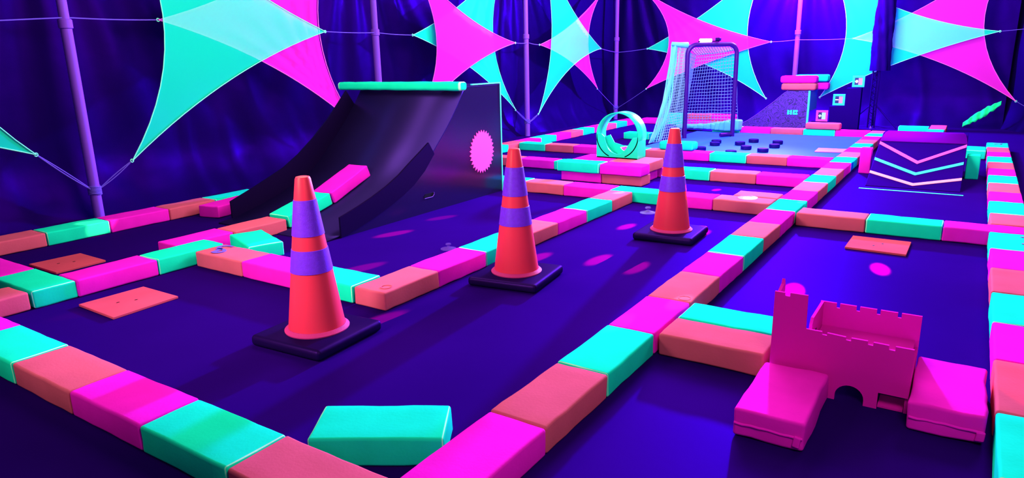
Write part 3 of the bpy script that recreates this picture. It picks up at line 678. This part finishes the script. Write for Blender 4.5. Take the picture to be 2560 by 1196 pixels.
sail('y',21.75,[(-6.0,6.2),(5.41,2.70),(5.3,12.0)],(.15,2.3,.8),'aqua','aqua sail tip entering at the left edge of the photo')
def rope(a,b,label,double=False):
    a=Vector(a);b=Vector(b);mb=MB()
    for s in ((0,) if not double else (-1,1)):
        pts=[a.lerp(b,t/8)+Vector((0,0,.05*s*math.sin(PI*.9*t/8+.1)-(.03 if not s else .01)*math.sin(PI*t/8)))-a for t in range(9)]
        mb.tube(pts,.022,5)
    o=build('guy_rope',mb,M['rope'],loc=a); tag(o,label,'rope','ropes tying the sails to the poles')
YR=22.05
rope((-6,YR,6.4),(7.32,YR,7.38),'rope from the leftmost pole running out of the left edge'); rope((7.32,YR,7.38),(10.74,22.0,7.41),'rope from the leftmost pole to the large aqua sail')
rope((19.14,21.75,7.12),(23.05,YR,7.15),'rope from the large aqua sail tip to the pole behind the quarter pipe'); rope((23.05,YR,7.15),(25.93,22.0,7.07),'rope from the pole behind the quarter pipe to the small aqua tip')
rope((36.39,21.75,6.7),(38.5,YR,6.72),'short rope from the pink tip to the pole right of the quarter pipe'); rope((38.7,YR,6.72),(40.06,22.0,6.6),'short rope from the pole right of the quarter pipe to the narrow pink sail')
rope((49.77,21.75,6.33),(53.8,YR,6.0),'rope from the aqua sail tip to the back corner pole'); rope((53.6,22.0,6.0),(53.7,19.2,6.25),'rope from the back corner pole to the small aqua tip by the goal')
rope((53.55,8.6,6.5),(53.8,6.75,6.6),'rope from the pink sail tip behind the goal to the far ramp pole'); rope((53.8,6.75,6.6),(53.8,2.7,6.55),'rope from the far ramp pole to the sail by the dark tower')
rope((5.41,21.75,2.70),(7.15,YR,1.15),'double rope from the left edge sail to the leftmost pole foot',True); rope((8.70,21.75,2.06),(7.5,YR,1.15),'double rope from the large aqua sail to the leftmost pole foot',True)
rope((36.62,22.0,2.06),(38.35,YR,1.05),'double rope from the aqua sail above the quarter pipe to its pole foot',True); rope((39.36,21.75,1.57),(38.65,YR,1.05),'double rope from the pointed aqua sail to the pole foot by the cone',True)
rope((49.68,22.0,2.97),(53.7,YR,1.0),'rope from the narrow pink sail to the back corner pole foot'); rope((53.6,19.1,2.79),(53.7,22.0,1.0),'rope from the pink sail by the goal to the corner pole foot')
rope((53.8,-7.9,2.05),(54,-9.4,1.2),'rope from the right edge pink sail leaving the photo'); rope((53.55,-6.4,6.72),(54,-9.2,7.0),'rope from the pale aqua tip running out of the right edge')

# ------------------------------------------------------------------ suction cups
def cup(x,y,z,label,sc=1.0):
    t=thing('suction_cup',label,'suction cup',(x,y,z))
    build('cup',MB().lathe([(.30*sc,0),(.30*sc,.02),(.16*sc,.05),(.06*sc,.10*sc)],20),M['clear'],t,smooth=True)
    build('knob',MB().lathe([(.05*sc,.09*sc),(.05*sc,.16*sc),(.11*sc,.18*sc),(.10*sc,.22*sc),(.03*sc,.23*sc)],14),M['clear'],t,smooth=True)
cup(17.85,4.0,.003,'clear suction cup on the floor behind the rear cone'); cup(10.3,7.35,.003,'clear suction cup on the floor behind the pink block by the middle cone',.8)
sr=build('suction_ring',MB().lathe([(.34,0),(.36,.025),(.2,.05),(.15,.02)],28),M['clear'],loc=(19.95,1.0,H+.012),smooth=True); tag(sr,'flat clear suction ring lying on a coral block left of the central wall','suction ring')

# ------------------------------------------------------------------ lights
def light(kind,name,loc,energy,col,radius=.1,**k):
    l=bpy.data.lights.new(name,kind); l.energy=energy; l.color=col
    if kind in('POINT','SPOT'): l.shadow_soft_size=radius
    o=bpy.data.objects.new(name,l); C.objects.link(o); o.location=[c*S for c in loc]
    for a,b in k.items(): setattr(l,a,b)
    return o
def aim(o,tgt):
    d=Vector([c*S for c in tgt])-o.location; o.rotation_euler=d.to_track_quat('-Z','Y').to_euler()
KEY=(53.2,7.6,11.3)
o=light('SPOT','uv_beam_back',KEY,14500,(.27,.23,1.0),.12,spot_size=math.radians(56),spot_blend=1.0); aim(o,(6,5,0))
light('POINT','violet_lamp_back',(53.0,6.9,11.5),2300,(.36,.02,1.0),.12)
light('POINT','uv_fill_front_right',(-2,-7,9.5),115,(1.0,1.0,.70),.4)  # unseen fill near the camera for the faces turned towards it
o=light('SPOT','uv_fill_front_left',(-6,8.0,8.5),500,(1.0,1.0,.64),.4,spot_size=math.radians(76),spot_blend=.9); aim(o,(11,7.5,1))  # unseen fill aimed past the front row at the left walls
light('POINT','uv_fill_middle',(13,4.5,10.5),120,(1,1.0,.7),.6)  # unseen fill over the track, added for the cross rows
light('POINT','uv_fill_left',(9.5,12,12),170,(1,1.0,.64),.6)  # unseen fill added to brighten the left sails
light('POINT','uv_fill_rear',(30,3,12),420,(.95,1.0,1),.6)  # unseen fill added to brighten the rear blocks
light('POINT','uv_fill_far',(45,4,13.5),420,(.95,1.0,1),.6)  # unseen fill added for the sails on the back wall
light('POINT','uv_fill_rows',(20,4,10),230,(1,1,.9),.6)  # unseen fill added for the camera-facing sides of the rear rows
light('POINT','uv_fill_left_far',(37,14,12.5),330,(.8,1.0,.75),.6)  # unseen fill added to bring green into the far left sails
light('POINT','uv_fill_right_far',(27,-9,12),230,(1,1,.9),.6)  # unseen fill added for the right-hand block sides further back
for x,y,z,a,p in ((8.0,-.8,.45,1.0,1),(6.3,-.15,.45,1.0,.8),(18.55,-.12,.45,.9,1.3),(20.1,-.85,.45,.9,1.3),(18.8,5.6,.45,.9,1.2),(25.6,5.0,.45,1.0,1.2)):
    o=light('SPOT','white_beam',(34,-2,12),5500*p,(1,.9,.95),.01,spot_size=math.radians(a),spot_blend=.5); aim(o,(x,y,z))
o=light('SPOT','amber_beam',(20,6,12),9000,(1,.22,.10),.01,spot_size=math.radians(2.2),spot_blend=.3); aim(o,(5.75,19.3,.3))
DISCO=(40,1.0,11.5)
for i,(x,y,a,p) in enumerate([(4.63,4.95,1.1,1.0),(10.93,10.18,1.1,1.0),(13.6,10.28,1.0,.4),(7.46,8.25,1.1,.8),(10.78,4.5,1.1,1.2),(11.48,2.84,1.1,1.4),(11.29,1.6,1.0,.8),(15.52,3.8,1.3,1.3),(15.87,1.29,.8,1.0),(14.3,-4.0,1.1,1.0),(11.3,-2.44,1.5,1.6),(2.0,11.3,1.6,1.2),(23.4,3.2,1.2,.8),(7.45,-6.6,2.2,1.6)]):
    o=light('SPOT','disco_beam',DISCO,(100000 if i<11 or i==12 else 5000)*p,(1,.02,.06),.01,spot_size=math.radians(a*.62),spot_blend=.5); aim(o,(x,y,.0 if i<13 else .45))
w=bpy.data.worlds.new('dark'); bpy.context.scene.world=w; w.use_nodes=True
bg=w.node_tree.nodes['Background']; bg.inputs[0].default_value=(.7,.6,1,1); bg.inputs[1].default_value=.10

# ------------------------------------------------------------------ camera
cam=bpy.data.cameras.new('camera'); co=bpy.data.objects.new('camera',cam); C.objects.link(co)
F=1723.0145; yaw,pit,rol=[math.radians(a) for a in (33.68975696,14.58662144,-1.28170487)]
fwd=Vector((math.cos(pit)*math.cos(yaw),math.cos(pit)*math.sin(yaw),-math.sin(pit)))
right=Vector((math.sin(yaw),-math.cos(yaw),0)); up=right.cross(fwd)
r2=right*math.cos(rol)+up*math.sin(rol); u2=-right*math.sin(rol)+up*math.cos(rol)
co.matrix_world=Matrix(((r2.x,u2.x,-fwd.x,-5.5452*S),(r2.y,u2.y,-fwd.y,-5.5571*S),(r2.z,u2.z,-fwd.z,5.5672*S),(0,0,0,1)))
cam.sensor_width=36; cam.lens=36*F/2560; cam.clip_start=.02; cam.clip_end=200
sc=bpy.context.scene; sc.camera=co
sc.view_settings.view_transform='Standard'; sc.view_settings.look='None'; sc.view_settings.gamma=1; sc.view_settings.use_curve_mapping=False
sc.view_settings.exposure=-0.12
